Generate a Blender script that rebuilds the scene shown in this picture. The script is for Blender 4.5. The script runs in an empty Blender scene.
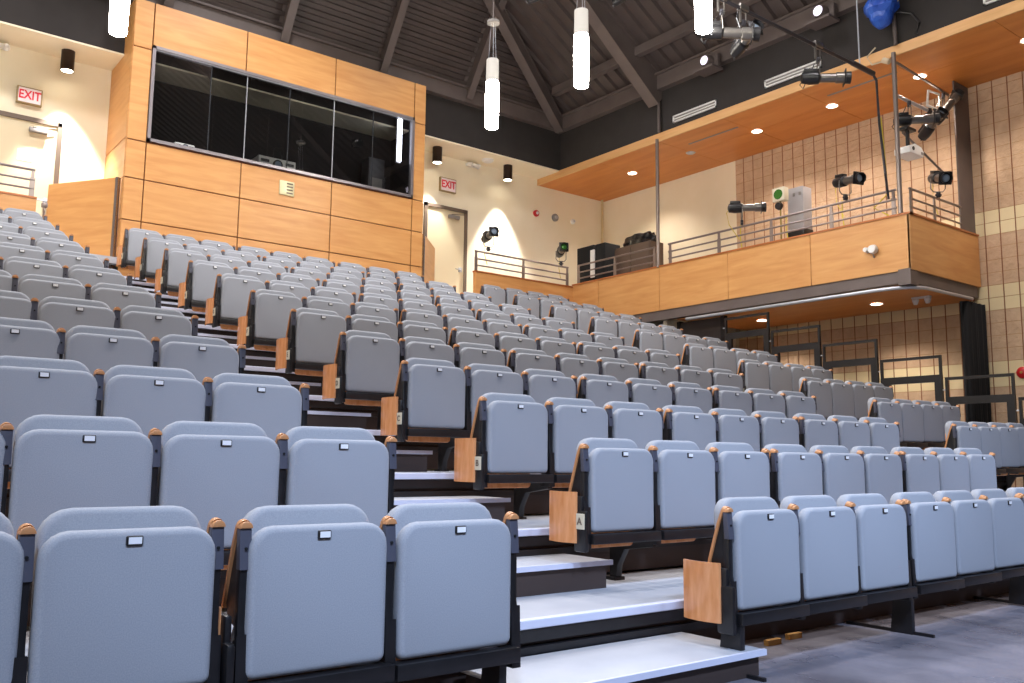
import bpy, bmesh, math, random
from mathutils import Vector, Matrix
random.seed(4)
S = bpy.context.scene
COL = S.collection
PI = math.pi

# ------------------------------------------------------------------ camera
yaw, pitch, roll, fpx = 0.6584270, 0.1293939, 0.0113638, 900.015
F = Vector((math.sin(yaw)*math.cos(pitch), math.cos(yaw)*math.cos(pitch), math.sin(pitch)))
R0 = Vector((math.cos(yaw), -math.sin(yaw), 0)); U0 = R0.cross(F)
R1 = math.cos(roll)*R0 + math.sin(roll)*U0; U1 = -math.sin(roll)*R0 + math.cos(roll)*U0
cd = bpy.data.cameras.new('camera'); cam = bpy.data.objects.new('camera', cd); COL.objects.link(cam)
m = Matrix((R1, U1, -F)).transposed().to_4x4(); m.translation = Vector((0, -2.786826, 1.045153))
cam.matrix_world = m
cd.sensor_width = 36; cd.lens = fpx*36/1024; cd.clip_start = .05; cd.clip_end = 200
S.camera = cam

# ------------------------------------------------------------------ light and exposure
S.view_settings.view_transform = 'Standard'; S.view_settings.look = 'None'
S.view_settings.gamma = 1; S.view_settings.use_curve_mapping = False
S.view_settings.exposure = 0.86
S.cycles.use_denoising = True
S.cycles.max_bounces = 8; S.cycles.diffuse_bounces = 5
S.cycles.sample_clamp_indirect = 6
W = bpy.data.worlds.new('world'); S.world = W; W.use_nodes = True
W.node_tree.nodes['Background'].inputs[0].default_value = (.05, .05, .055, 1)
W.node_tree.nodes['Background'].inputs[1].default_value = 0.3

def spot(name, loc, target, power, angle, blend=.5, color=(1, 1, 1), size=.08):
    l = bpy.data.lights.new(name, 'SPOT'); l.energy = power; l.spot_size = math.radians(angle)
    l.spot_blend = blend; l.color = color; l.shadow_soft_size = size
    o = bpy.data.objects.new(name, l); COL.objects.link(o); o.location = loc
    o.rotation_euler = (Vector(target)-Vector(loc)).to_track_quat('-Z', 'Y').to_euler()
    return o
COOL = (.62, .78, 1.0); WARM = (1, .86, .74); NEUT = (1, .94, .86)
# stage wash lamps hung over the stage in front of the seats
for x, tx in ((-1.5, 1.0), (2.0, 3.5), (5.5, 6.5), (9.0, 10)):
    spot('stage_wash_lamp', (x, -4.6, 6.2), (tx, -.3, .5), 1060, 58, .9, (.56, .71, 1.0), .35)
# house lamps in the roof over the seats
for x in (1.0, 5.2, 9.4):
    for y in (1.5, 5.5, 9.0):
        spot('house_lamp', (x, y, 10.6), (x, y, 0), 500, 125, .6, (.98, .94, .95), .3)

# ------------------------------------------------------------------ materials
def lin(h):
    h = h.lstrip('#'); c = [int(h[i:i+2], 16)/255 for i in (0, 2, 4)]
    return tuple((v/12.92 if v <= .04045 else ((v+.055)/1.055)**2.4) for v in c)+(1,)
def mat(name, color, rough=.6, metal=0, spec=.5):
    M = bpy.data.materials.new(name); M.use_nodes = True
    b = M.node_tree.nodes['Principled BSDF']
    b.inputs['Base Color'].default_value = lin(color) if isinstance(color, str) else color
    b.inputs['Roughness'].default_value = rough; b.inputs['Metallic'].default_value = metal
    b.inputs['Specular IOR Level'].default_value = spec
    return M
def nodes(M): return M.node_tree.nodes, M.node_tree.links, M.node_tree.nodes['Principled BSDF']
def coords(M, scale, world=True):
    n, l, b = nodes(M)
    mp = n.new('ShaderNodeMapping'); mp.inputs['Scale'].default_value = scale
    if world: g = n.new('ShaderNodeNewGeometry'); l.new(g.outputs['Position'], mp.inputs['Vector'])
    else: g = n.new('ShaderNodeTexCoord'); l.new(g.outputs['Object'], mp.inputs['Vector'])
    return mp.outputs[0]
def noise_mix(name, c1, c2, scale=(1, 1, 1), ns=5, detail=6, rough=.6, world=True, bump=0, lo=.3, hi=.7, metal=0, spec=.5, dist=0):
    M = mat(name, c1, rough, metal, spec); n, l, b = nodes(M)
    v = coords(M, scale, world)
    t = n.new('ShaderNodeTexNoise'); t.inputs['Scale'].default_value = ns; t.inputs['Detail'].default_value = detail
    t.inputs['Distortion'].default_value = dist
    l.new(v, t.inputs['Vector'])
    r = n.new('ShaderNodeValToRGB'); l.new(t.outputs['Fac'], r.inputs[0])
    r.color_ramp.elements[0].position = lo; r.color_ramp.elements[1].position = hi
    r.color_ramp.elements[0].color = lin(c1); r.color_ramp.elements[1].color = lin(c2)
    l.new(r.outputs[0], b.inputs['Base Color'])
    if bump:
        bp = n.new('ShaderNodeBump'); bp.inputs['Strength'].default_value = bump; bp.inputs['Distance'].default_value = .01
        l.new(t.outputs['Fac'], bp.inputs['Height']); l.new(bp.outputs[0], b.inputs['Normal'])
    return M
WOOD = noise_mix('maple_panel', '#c88d52', '#d8a265', (.6, .6, 5), 2.2, 8, .42, dist=.5)
WOODC = noise_mix('maple_soffit', '#c87a34', '#d88d44', (3, .5, 3), 1.6, 7, .45, dist=.4)
WOODE = noise_mix('maple_edge', '#d3a169', '#deb07a', (1, .5, 6), 3, 4, .45)
PLY = noise_mix('plywood', '#c98350', '#dfa070', (6, 6, 1.2), 5, 6, .16, world=False)
ARMW = mat('armrest_wood', '#bd8558', .4)
CREAM = noise_mix('cream_paint', '#ede2c6', '#f1e7cf', (1, 1, 1), 2, 3, .75)
DARKW = noise_mix('dark_wall_paint', '#2e2a29', '#332f2e', (1, 1, 1), 3, 4, .9)
BLACK = mat('black_cloth', '#0d0e12', .95)
BMET = noise_mix('black_metal', '#131214', '#1c1b1e', (1, 1, 1), 12, 3, .38, world=False)
BMET2 = mat('dark_bronze_riser', '#3a2f2c', .6)
ARMB = mat('arm_cover_grey', '#4a4b57', .4)
STEEL = noise_mix('painted_steel', '#5e5451', '#685d5a', (1, 1, 1), 3, 3, .55)
RAIL = mat('rail_metal', '#8d817c', .35, .6)
FRAME = mat('window_frame_metal', '#a39ca0', .35, .7)
ALU = mat('aluminium', '#b9bcc4', .35, .5)
SHINY = mat('polished_metal', '#77736f', .33, .85)
DBROWN = mat('door_frame_brown', '#695a4e', .5)
DOOR = mat('door_paint', '#dccfae', .6)
WHITE = mat('white_plastic', '#e4e4e2', .45)
PAPER = mat('paper', '#f3f3f0', .8)
RED = mat('red_plastic', '#c01a22', .4)
REDTXT = mat('red_lettering', '#e0263f', .5)
BRONZE = mat('bronze_can', '#3a2c26', .35, .6)
GREYP = mat('grey_plastic', '#8a8683', .5)
YEL = mat('yellow_cord', '#c9b534', .6)
BLUE = noise_mix('blue_sheet', '#1d43a8', '#2e63c6', (1, 1, 1), 6, 3, .4, world=False)
CAB = mat('brown_cabinet', '#5d4c40', .6)
BAG = noise_mix('black_plastic_bag', '#0e0e11', '#1d1d22', (1, 1, 1), 9, 4, .22, world=False, bump=.6)
PLATE = mat('number_plate', '#eef0f4', .3)
LPLATE = mat('letter_plate', '#cfc8b4', .4)
TREAD = noise_mix('tread_vinyl', '#a0a3aa', '#aeb0b6', (1, 1, 1), 3, 8, .45)
NOSE = mat('nosing', '#c9cde0', .35)
REFL = mat('lamp_reflector_green', '#3f7a33', .2, .3)
LENS = mat('lamp_lens', '#8fa0b4', .08, .2)
BSET = mat('steel_bracket', '#3b3a40', .4, .5)
FELT = noise_mix('seat_fabric', '#90949c', '#9da1a9', (1, 1, 1), 260, 2, .95, world=False, spec=.15)
n, l, b = nodes(FELT)
b.inputs['Sheen Weight'].default_value = .06; b.inputs['Sheen Roughness'].default_value = .5
t = n.new('ShaderNodeTexNoise'); t.inputs['Scale'].default_value = 900
tc = n.new('ShaderNodeTexCoord'); l.new(tc.outputs['Object'], t.inputs['Vector'])
bp = n.new('ShaderNodeBump'); bp.inputs['Strength'].default_value = .25; bp.inputs['Distance'].default_value = .002
l.new(t.outputs['Fac'], bp.inputs['Height']); l.new(bp.outputs[0], b.inputs['Normal'])

FLOORM = noise_mix('stage_floor_paint', '#56545c', '#7b7882', (1, 1, 1), 1.3, 10, .32, lo=.35, hi=.72)
n, l, b = nodes(FLOORM)
t2 = n.new('ShaderNodeTexNoise'); t2.inputs['Scale'].default_value = 5; t2.inputs['Detail'].default_value = 9
l.new(coords(FLOORM, (1, .5, 1)), t2.inputs['Vector'])
rr = n.new('ShaderNodeMapRange'); rr.inputs[1].default_value = .35; rr.inputs[2].default_value = .7
rr.inputs[3].default_value = .25; rr.inputs[4].default_value = .6
l.new(t2.outputs['Fac'], rr.inputs[0]); l.new(rr.outputs[0], b.inputs['Roughness'])

def emis(name, color, strength):
    M = mat(name, color, .5); b = M.node_tree.nodes['Principled BSDF']
    b.inputs['Emission Color'].default_value = lin(color); b.inputs['Emission Strength'].default_value = strength
    return M
GLOW = emis('pendant_glass_lit', '#fffaf0', 32)
GLOWU = emis('pendant_glass_upper', '#8f8b85', .8)
DISC = emis('downlight_disc', '#fff6e0', 9)
CAN = emis('can_lamp', '#fff4dc', 12)
FLOOD = emis('flood_lamp', '#efe8ff', .8)
EXITM = mat('exit_face', '#f3e3e6', .5)

GLASS = mat('booth_glass', '#ffffff', .02); n, l, b = nodes(GLASS)
b.inputs['Transmission Weight'].default_value = 1; b.inputs['IOR'].default_value = 1.5
gt = n.new('ShaderNodeBsdfTransparent'); gg = n.new('ShaderNodeBsdfGlossy'); gg.inputs['Roughness'].default_value = .01
gt.inputs[0].default_value = (.86, .88, .89, 1)
fr = n.new('ShaderNodeFresnel'); fr.inputs[0].default_value = 2.1
mx = n.new('ShaderNodeMixShader'); l.new(fr.outputs[0], mx.inputs[0]); l.new(gt.outputs[0], mx.inputs[1]); l.new(gg.outputs[0], mx.inputs[2])
l.new(mx.outputs[0], n['Material Output'].inputs[0])

# concrete block wall: stack bond, split-face brown with smooth cream bands
BLOCK = mat('block_wall', '#b09878', .85); n, l, b = nodes(BLOCK)
g = n.new('ShaderNodeNewGeometry'); sp = n.new('ShaderNodeSeparateXYZ'); l.new(g.outputs['Position'], sp.inputs[0])
cb = n.new('ShaderNodeCombineXYZ'); l.new(sp.outputs['Y'], cb.inputs['X']); l.new(sp.outputs['Z'], cb.inputs['Y'])
br = n.new('ShaderNodeTexBrick'); l.new(cb.outputs[0], br.inputs['Vector'])
br.offset = 0; br.inputs['Scale'].default_value = 1; br.inputs['Brick Width'].default_value = .238
br.inputs['Row Height'].default_value = .205; br.inputs['Mortar Size'].default_value = .006
br.inputs['Mortar Smooth'].default_value = .3; br.inputs['Bias'].default_value = 0
def bands(zs):      # 1 inside any of the smooth bands
    prev = None
    for a, c in zs:
        gr = n.new('ShaderNodeMath'); gr.operation = 'GREATER_THAN'; l.new(sp.outputs['Z'], gr.inputs[0]); gr.inputs[1].default_value = a
        ls = n.new('ShaderNodeMath'); ls.operation = 'LESS_THAN'; l.new(sp.outputs['Z'], ls.inputs[0]); ls.inputs[1].default_value = c
        mu = n.new('ShaderNodeMath'); mu.operation = 'MULTIPLY'; l.new(gr.outputs[0], mu.inputs[0]); l.new(ls.outputs[0], mu.inputs[1])
        if prev is None: prev = mu
        else:
            ad = n.new('ShaderNodeMath'); ad.operation = 'MAXIMUM'; l.new(prev.outputs[0], ad.inputs[0]); l.new(mu.outputs[0], ad.inputs[1]); prev = ad
    return prev
bd = bands([(4.715, 5.125), (3.485, 3.895), (2.255, 2.665)])
def mixc(f, a, c):
    mm = n.new('ShaderNodeMix'); mm.data_type = 'RGBA'
    if hasattr(f, 'outputs'): l.new(f.outputs[0], mm.inputs[0])
    elif isinstance(f, (int, float)): mm.inputs[0].default_value = f
    else: l.new(f, mm.inputs[0])
    for v, i in ((a, 6), (c, 7)):
        if isinstance(v, tuple): mm.inputs[i].default_value = v
        else: l.new(v, mm.inputs[i])
    return mm.outputs[2]
nz = n.new('ShaderNodeTexNoise'); nz.inputs['Scale'].default_value = 7; nz.inputs['Detail'].default_value = 8
l.new(g.outputs['Position'], nz.inputs['Vector'])
split = mixc(nz.outputs['Fac'], lin('#b8977a'), lin('#d9bd9f'))
face = mixc(bd, split, lin('#e3d2aa'))
vj = n.new('ShaderNodeMath'); vj.operation = 'PINGPONG'; l.new(sp.outputs['Y'], vj.inputs[0]); vj.inputs[1].default_value = .119
vl = n.new('ShaderNodeMath'); vl.operation = 'LESS_THAN'; l.new(vj.outputs[0], vl.inputs[0]); vl.inputs[1].default_value = .009
fa0 = mixc(br.outputs['Fac'], face, lin('#b8946f'))
fin = mixc(vl, fa0, lin('#8a5a3c'))
l.new(fin, b.inputs['Base Color'])
nv = n.new('ShaderNodeTexNoise'); nv.inputs['Scale'].default_value = 14; nv.inputs['Detail'].default_value = 9
l.new(g.outputs['Position'], nv.inputs['Vector'])
inv = n.new('ShaderNodeMath'); inv.operation = 'SUBTRACT'; inv.inputs[0].default_value = 1; l.new(bd.outputs[0], inv.inputs[1])
hm = n.new('ShaderNodeMath'); hm.operation = 'MULTIPLY'; l.new(nv.outputs['Fac'], hm.inputs[0]); l.new(inv.outputs[0], hm.inputs[1])
hs = n.new('ShaderNodeMath'); hs.operation = 'SUBTRACT'; l.new(hm.outputs[0], hs.inputs[0]); l.new(br.outputs['Fac'], hs.inputs[1])
bp = n.new('ShaderNodeBump'); bp.inputs['Strength'].default_value = .9; bp.inputs['Distance'].default_value = .03
l.new(hs.outputs[0], bp.inputs['Height']); l.new(bp.outputs[0], b.inputs['Normal'])

ROOFM = noise_mix('roof_deck_paint', '#443a38', '#514643', (1, 1, 1), 1.5, 3, .6)

# ------------------------------------------------------------------ mesh helpers
class MB:
    def __init__(s): s.bm = bmesh.new()
    def box(s, x0, x1, y0, y1, z0, z1, bev=0, M=None):
        r = bmesh.ops.create_cube(s.bm, size=1)['verts']
        for v in r:
            v.co = Vector((x0+(v.co.x+.5)*(x1-x0), y0+(v.co.y+.5)*(y1-y0), z0+(v.co.z+.5)*(z1-z0)))
        if bev:
            ed = list({e for v in r for e in v.link_edges})
            r = bmesh.ops.bevel(s.bm, geom=ed, offset=bev, segments=2, profile=.5, affect='EDGES')['verts']
        if M: bmesh.ops.transform(s.bm, matrix=M, verts=list({v for v in r}))
        return s
    def prism(s, pts, axis, a, b, bev=0, M=None, seg=2):
        # pts are 2D (the two remaining axes in order), extruded on `axis` from a to b
        def P(p, t):
            q = [0, 0, 0]; o = [i for i in range(3) if i != axis]; q[o[0]], q[o[1]] = p; q[axis] = t; return q
        v0 = [s.bm.verts.new(P(p, a)) for p in pts]; v1 = [s.bm.verts.new(P(p, b)) for p in pts]
        n = len(pts)
        f0 = s.bm.faces.new(v0); f1 = s.bm.faces.new(v1[::-1])
        fs = [s.bm.faces.new((v0[i], v1[i], v1[(i+1) % n], v0[(i+1) % n])) for i in range(n)]
        bmesh.ops.recalc_face_normals(s.bm, faces=[f0, f1]+fs)
        vs = v0+v1
        if bev:
            ed = list(f0.edges)+list(f1.edges)
            r = bmesh.ops.bevel(s.bm, geom=ed, offset=bev, segments=seg, profile=.5, affect='EDGES')
            vs = list({v for f in r['faces'] for v in f.verts} | {v for v in vs if v.is_valid})
        if M: bmesh.ops.transform(s.bm, matrix=M, verts=vs)
        return s
    def tube(s, pts, r, seg=8, caps=True):
        pts = [Vector(p) for p in pts]; rings = []
        for i, p in enumerate(pts):
            d = (pts[min(i+1, len(pts)-1)]-pts[max(i-1, 0)]).normalized()
            u = d.cross(Vector((0, 0, 1)))
            if u.length < 1e-3: u = Vector((1, 0, 0))
            u.normalize(); w = d.cross(u)
            rr = r[i] if isinstance(r, (list, tuple)) else r
            rings.append([s.bm.verts.new(p+rr*(math.cos(2*PI*k/seg)*u+math.sin(2*PI*k/seg)*w)) for k in range(seg)])
        for a, b in zip(rings, rings[1:]):
            for k in range(seg): s.bm.faces.new((a[k], a[(k+1) % seg], b[(k+1) % seg], b[k]))
        if caps: s.bm.faces.new(rings[0][::-1]); s.bm.faces.new(rings[-1])
        return s
    def lathe(s, prof, c=(0, 0, 0), axis=2, seg=24, caps=True):
        rings = []
        for r, t in prof:
            ring = []
            for k in range(seg):
                a = 2*PI*k/seg; q = [r*math.cos(a), r*math.sin(a)]; p = [0, 0, 0]
                o = [i for i in range(3) if i != axis]; p[o[0]], p[o[1]] = q; p[axis] = t
                ring.append(s.bm.verts.new(Vector(p)+Vector(c)))
            rings.append(ring)
        for a, b in zip(rings, rings[1:]):
            for k in range(seg): s.bm.faces.new((a[k], a[(k+1) % seg], b[(k+1) % seg], b[k]))
        if caps: s.bm.faces.new(rings[0][::-1]); s.bm.faces.new(rings[-1])
        return s
    def quad(s, *p):
        s.bm.faces.new([s.bm.verts.new(q) for q in p]); return s
    def xf(s, M): bmesh.ops.transform(s.bm, matrix=M, verts=s.bm.verts[:]); return s
    def build(s, name, material, parent=None, smooth=True):
        bmesh.ops.recalc_face_normals(s.bm, faces=s.bm.faces[:])
        me = bpy.data.meshes.new(name); s.bm.to_mesh(me); s.bm.free()
        me.materials.append(material)
        if smooth:
            for p in me.polygons: p.use_smooth = True
            try: me.set_sharp_from_angle(angle=math.radians(38))
            except Exception: pass
        o = bpy.data.objects.new(name, me); COL.objects.link(o)
        if parent: o.parent = parent
        return o
def tag(o, label, cat, group=None):
    o['label'] = label; o['category'] = cat
    if group: o['group'] = group
    return o
def empty(name, loc, label=None, cat=None, group=None, rz=0):
    o = bpy.data.objects.new(name, None); COL.objects.link(o); o.location = loc; o.rotation_euler = (0, 0, rz)
    o.empty_display_size = .1
    if label: tag(o, label, cat, group)
    return o
def struct(name, mb, material, parent=None, smooth=False):
    o = mb.build(name, material, parent, smooth)
    if parent is None: o['kind'] = 'structure'
    return o
def copy_tree(o, parent=None):
    c = o.copy(); COL.objects.link(c); c.parent = parent
    for ch in list(o.children): copy_tree(ch, c)
    return c
def rrect(w0, w1, z0, z1, rt, rb, n=5):
    pts = []
    for cx, cz, r, a0 in ((w1-rt, z1-rt, rt, 0), (w0+rt, z1-rt, rt, 90), (w0+rb, z0+rb, rb, 180), (w1-rb, z0+rb, rb, 270)):
        for k in range(n+1):
            a = math.radians(a0+90*k/n); pts.append((cx+r*math.cos(a), cz+r*math.sin(a)))
    return pts
def text_mesh(body, size, ext=.002):
    cu = bpy.data.curves.new('lettering', 'FONT'); cu.body = body; cu.size = size; cu.extrude = ext
    cu.offset = size*.018; cu.align_x = 'CENTER'; cu.align_y = 'CENTER'
    o = bpy.data.objects.new('lettering', cu); COL.objects.link(o)
    dg = bpy.context.evaluated_depsgraph_get(); me = bpy.data.meshes.new_from_object(o.evaluated_get(dg))
    bpy.data.objects.remove(o); return me
def text(name, body, size, material, parent, loc, rot, ext=.002, sx=1):
    me = text_mesh(body, size, ext); me.materials.clear(); me.materials.append(material)
    o = bpy.data.objects.new(name, me); COL.objects.link(o); o.parent = parent
    o.location = loc; o.rotation_euler = rot; o.scale = (sx, 1, 1); return o

# ------------------------------------------------------------------ the hall
D, H = 0.97208, 0.31306            # depth and rise of one seating row
XL, XR, YB, YF = -2.8, 14.8, 12.75, -9.0
FZ = .04
ORD = ['front', 'second', 'third', 'fourth', 'fifth', 'sixth', 'seventh', 'eighth', 'ninth', 'tenth', 'eleventh', 'twelfth']
NTH = ['first', 'second', 'third', 'fourth', 'fifth', 'sixth', 'seventh', 'eighth', 'ninth']

struct('floor', MB().box(XL-.1, XR+.1, YF, YB+.1, FZ-.1, FZ), FLOORM)
struct('wall_right', MB().box(XR, XR+.2, YF, 8.77, FZ, 8.8), BLOCK)
struct('wall_right_back', MB().box(XR, XR+.2, 8.77, YB, FZ, 8.8), CREAM)
struct('wall_back', MB().box(XL-.2, XR+.2, YB, YB+.2, FZ, 8.8), CREAM)
struct('wall_left', MB().box(XL-.2, XL, YF, YB, FZ, 8.8), CREAM)
struct('wall_front', MB().box(XL-.2, XR+.2, YF-.2, YF, FZ, 12.4), DARKW)
# dark upper walls that drop from the roof, and the cream soffit behind them
struct('wall_upper_back', MB().box(XL, 12.86, 12.0, 12.12, 7.45, 8.8), DARKW)
struct('wall_upper_right', MB().box(12.74, 12.86, YF, 12.0, 7.46, 8.8), DARKW)
struct('ceiling_soffit_back', MB().box(XL, 14.79, 12.0, YB, 7.42, 7.45), CREAM)
struct('ceiling_soffit_right', MB().box(12.86, XR, YF, 12.0, 8.5, 8.55), DARKW)
# roof: two sloping decks of ribbed metal and a flat top, open underneath
def deck_profile(L, pitch=.3, d=.05):
    pts = []; t = 0
    while t < L:
        pts += [(t, 0), (t+pitch*.42, 0), (t+pitch*.52, -d), (t+pitch*.9, -d)]; t += pitch
    return pts
SB, SR = 1.5, .6
ob = MB(); L = 3.4                                       # back slope, ribs run along x
nb = 0; prof = deck_profile(L, .2, .045)
nrm = Vector((0, -math.cos(math.atan(SB))*0 - math.sin(math.atan(SB)), -math.cos(math.atan(SB))))
th = math.atan(SB)
def bp_(x, t, h): return Vector((x, 12.0-t*math.cos(th), 8.62+t*math.sin(th)))+Vector((0, math.sin(th), math.cos(th)))*(-h*-1)
vs0 = [ob.bm.verts.new(bp_(XL-1, t, h)) for t, h in prof]; vs1 = [ob.bm.verts.new(bp_(15, t, h)) for t, h in prof]
for i in range(len(prof)-1): ob.bm.faces.new((vs0[i], vs0[i+1], vs1[i+1], vs1[i]))
struct('ceiling_back_slope', ob, ROOFM)
tr = math.atan(SR)
ob = MB(); prof = deck_profile(22, .3, .06)               # right slope, ribs run down the slope
def rp_(y, s, h): return Vector((12.8-s*math.cos(tr), y, 8.62+s*math.sin(tr)))+Vector((math.sin(tr), 0, math.cos(tr)))*h
vs0 = [ob.bm.verts.new(rp_(YF+t, 0, h)) for t, h in prof]; vs1 = [ob.bm.verts.new(rp_(YF+t, 6.6, h)) for t, h in prof]
for i in range(len(prof)-1): ob.bm.faces.new((vs0[i], vs0[i+1], vs1[i+1], vs1[i]))
struct('ceiling_right_slope', ob, ROOFM)
struct('ceiling', MB().box(XL-.2, 9.0, YF, 10.2, 12.0, 12.1), ROOFM)
struct('wall_upper_left', MB().box(XL-.2, XL, YF, YB, 8.8, 12.1), DARKW)

# steel round the roof edge
g_roof = 'steel members of the roof'
o = MB().box(XL, 12.74, 11.86, 12.0, 8.32, 8.64).box(XL, 12.74, 11.8, 12.0, 8.60, 8.64).build('roof_edge_beam', STEEL, smooth=False)
tag(o, 'grey steel edge beam along the top of the dark back wall', 'beam', g_roof)
o = MB().box(12.6, 12.74, YF, 12.0, 8.3, 8.62).box(12.54, 12.74, YF, 12.0, 8.58, 8.62).build('roof_edge_beam', STEEL, smooth=False)
tag(o, 'grey steel edge beam along the top of the dark right wall', 'beam', g_roof)
o = MB().box(11.98, 12.12, YF, 11.4, 8.82, 8.99).build('purlin', STEEL, smooth=False)
tag(o, 'grey steel purlin under the ribbed right roof slope', 'beam', g_roof)
def rafter(x, lab):
    p0 = Vector((x, 11.98, 8.5)); d = Vector((0, -math.cos(th), math.sin(th)))
    q = d.cross(Vector((1, 0, 0))).normalized()
    if q.z < 0: q = -q
    mb = MB(); n0 = []
    for (sx, h0, h1) in ((.075, 0, .03), (.015, .03, .30), (.075, .30, .33)):
        vs = []
        for t in (0, 3.2):
            for s_ in (-1, 1):
                for h in (h0, h1): vs.append(mb.bm.verts.new(p0+d*t+Vector((s_*sx, 0, 0))-q*(.24-h)*1.0+q*0))
        a = vs
        for f in ((0, 1, 3, 2), (4, 5, 7, 6), (0, 1, 5, 4), (2, 3, 7, 6), (0, 2, 6, 4), (1, 3, 7, 5)): mb.bm.faces.new([a[i] for i in f])
    tag(mb.build('roof_rafter', STEEL, smooth=False), lab, 'beam', g_roof)
rafter(10.1, 'steel rafter climbing the back roof slope right of the booth top')
rafter(8.08, 'steel rafter rising just behind the right end of the booth top')
rafter(6.06, 'steel rafter rising above the middle of the booth top')
rafter(4.04, 'steel rafter rising above the left end of the booth top')
def beam_between(p0, p1, w, h, name, lab, up=Vector((0, 0, 1)), h2=None):
    p0, p1 = Vector(p0), Vector(p1); d = (p1-p0).normalized(); s_ = d.cross(up).normalized(); q = s_.cross(d).normalized()
    mb = MB()
    h2 = h2 or h
    for (sw, c0, c1) in ((w, 0, 1), (w-.03, 1, 2), (w, 2, 3)):
        vs = []
        for P, hk in ((p0, h), (p1, h2)):
            lv = (0, .03, hk-.03, hk); h0, h1 = lv[c0], lv[c1]
            for a in (-sw/2, sw/2):
                for hh in (h0, h1): vs.append(mb.bm.verts.new(P+s_*a+q*hh))
        for f in ((0, 1, 3, 2), (4, 5, 7, 6), (0, 1, 5, 4), (2, 3, 7, 6), (0, 2, 6, 4), (1, 3, 7, 5)): mb.bm.faces.new([vs[i] for i in f])
    tag(mb.build(name, STEEL, smooth=False), lab, 'beam', g_roof)
beam_between((12.62, 9.03, 8.0), (9.2, 9.03, 10.7), .26, .58, 'roof_girder', 'deep steel girder slanting down to the dark wall above the pole', h2=.15)
beam_between((12.58, 11.84, 8.26), (8.1, 10.05, 10.95), .2, .28, 'hip_rafter', 'steel hip rafter running up from the roof corner')
beam_between((12.62, 3.2, 8.0), (9.2, 3.2, 10.7), .26, .58, 'roof_girder', 'deep steel girder slanting down right of the blue sheeting', h2=.15)

# landing and balcony slab
struct('floor_landing', MB().box(XL, XR, 11.44, YB, 3.9, 4.0), TREAD)

# doors
def door(n, x0, x1, mirror):
    r = empty('door_%d' % n, ((x0+x1)/2, YB, 4.0)); r['kind'] = 'structure'
    w = (x1-x0)/2
    MB().box(-w, -w+.07, -.05, 0, 0, 2.32).box(w-.07, w, -.05, 0, 0, 2.32).box(-w, w, -.05, 0, 2.25, 2.32).build('door_frame', DBROWN, r, False)
    lf = MB().box(-w+.07, w-.07, -.02, 0, 0, 2.25).build('door_leaf', DOOR, r, False)
    MB().box(.05, .32, -.09, -.02, 2.08, 2.15, .008).build('door_closer', GREYP, lf)
    MB().tube([(.1, -.09, 2.15), (w-.1, -.06, 2.2)], .008).build('closer_arm', DBROWN, lf)
    MB().box(w-.2, w-.12, -.05, -.02, .95, 1.05, .01).tube([(w-.15, -.05, 1), (w-.3, -.08, 1)], .012).build('door_handle', ALU, lf)
    return r, lf
d1, lf1 = door(1, 1.72, 2.78, 0)
MB().box(-.08, .14, -.024, -.02, 1.60, 1.78).build('notice', PAPER, lf1, False)
d2, lf2 = door(2, 9.66, 10.74, 0)

# ------------------------------------------------------------------ projection booth
bx0, bx1, bY, bz0, bz1 = 3.46, 8.88, 11.5, 3.98, 8.22
B = empty('projection_booth', ((bx0+bx1)/2, bY, bz0), 'maple panelled projection booth with a long dark window above the top seats', 'booth')
def P(mb): return mb.xf(Matrix.Translation((-(bx0+bx1)/2, -bY, -bz0)))
def panel(x0, x1, z0, z1, y=bY):
    P(MB().box(x0+.009, x1-.009, y, y+.03, z0+.009, z1-.009, .003)).build('wood_panel', WOOD, B, False)
xs = [bx0, 3.76, 5.29, 6.95, 8.62, bx1]
for a, c in zip(xs, xs[1:]):
    for z0, z1 in ((3.3, 3.96), (3.96, 4.62), (4.62, 5.29), (5.29, 5.9)):
        panel(a, c, z0, z1)
    if a in (bx0, 8.62): panel(a, c, 5.9, 7.42)
    panel(a, c, 7.42 if a in (bx0, 8.62) else 7.5, bz1)
for z0, z1 in ((3.9, 4.62), (4.62, 5.29), (5.29, 5.93), (5.93, bz1)):
    P(MB().box(bx0, bx0+.03, bY+.03, YB, z0+.008, z1-.008)).build('side_panel', WOOD, B, False)
P(MB().box(bx1-.03, bx1, bY+.03, YB, 3.9, bz1)).build('side_panel', WOOD, B, False)
# dark core seen in the joints, round the window opening, and inside the booth
P(MB().box(bx0+.04, bx1-.04, bY+.03, bY+.1, 3.3, 5.92).box(bx0+.04, bx1-.04, bY+.03, bY+.1, 7.48, bz1-.01)
  .box(bx0+.04, 3.76, bY+.03, bY+.1, 5.92, 7.48).box(8.62, bx1-.04, bY+.03, bY+.1, 5.92, 7.48)).build('wall_core', mat('joint_brown', '#6b3a1c', .8), B, False)
P(MB().box(bx0+.04, bx1-.04, bY+.1, YB-.02, bz1-.12, bz1-.04)).build('roof_slab', DARKW, B, False)
P(MB().box(bx0+.04, bx1-.04, YB-.08, YB-.02, 4, bz1-.1).box(bx0+.04, bx0+.08, bY+.1, YB, 4, bz1-.1).box(bx1-.08, bx1-.04, bY+.1, YB, 4, bz1-.1)
  .box(bx0+.04, bx1-.04, bY+.1, YB-.1, 5.0, 5.05)).build('interior_lining', mat('booth_interior', '#17171a', .9), B, False)
P(MB().box(bx0+.08, bx1-.08, bY+.12, bY+.7, 5.85, 5.9)).build('shelf', mat('booth_shelf', '#2c2a2b', .6), B, False)
wx0, wx1, wz0, wz1 = 3.76, 8.62, 5.92, 7.5
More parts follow.
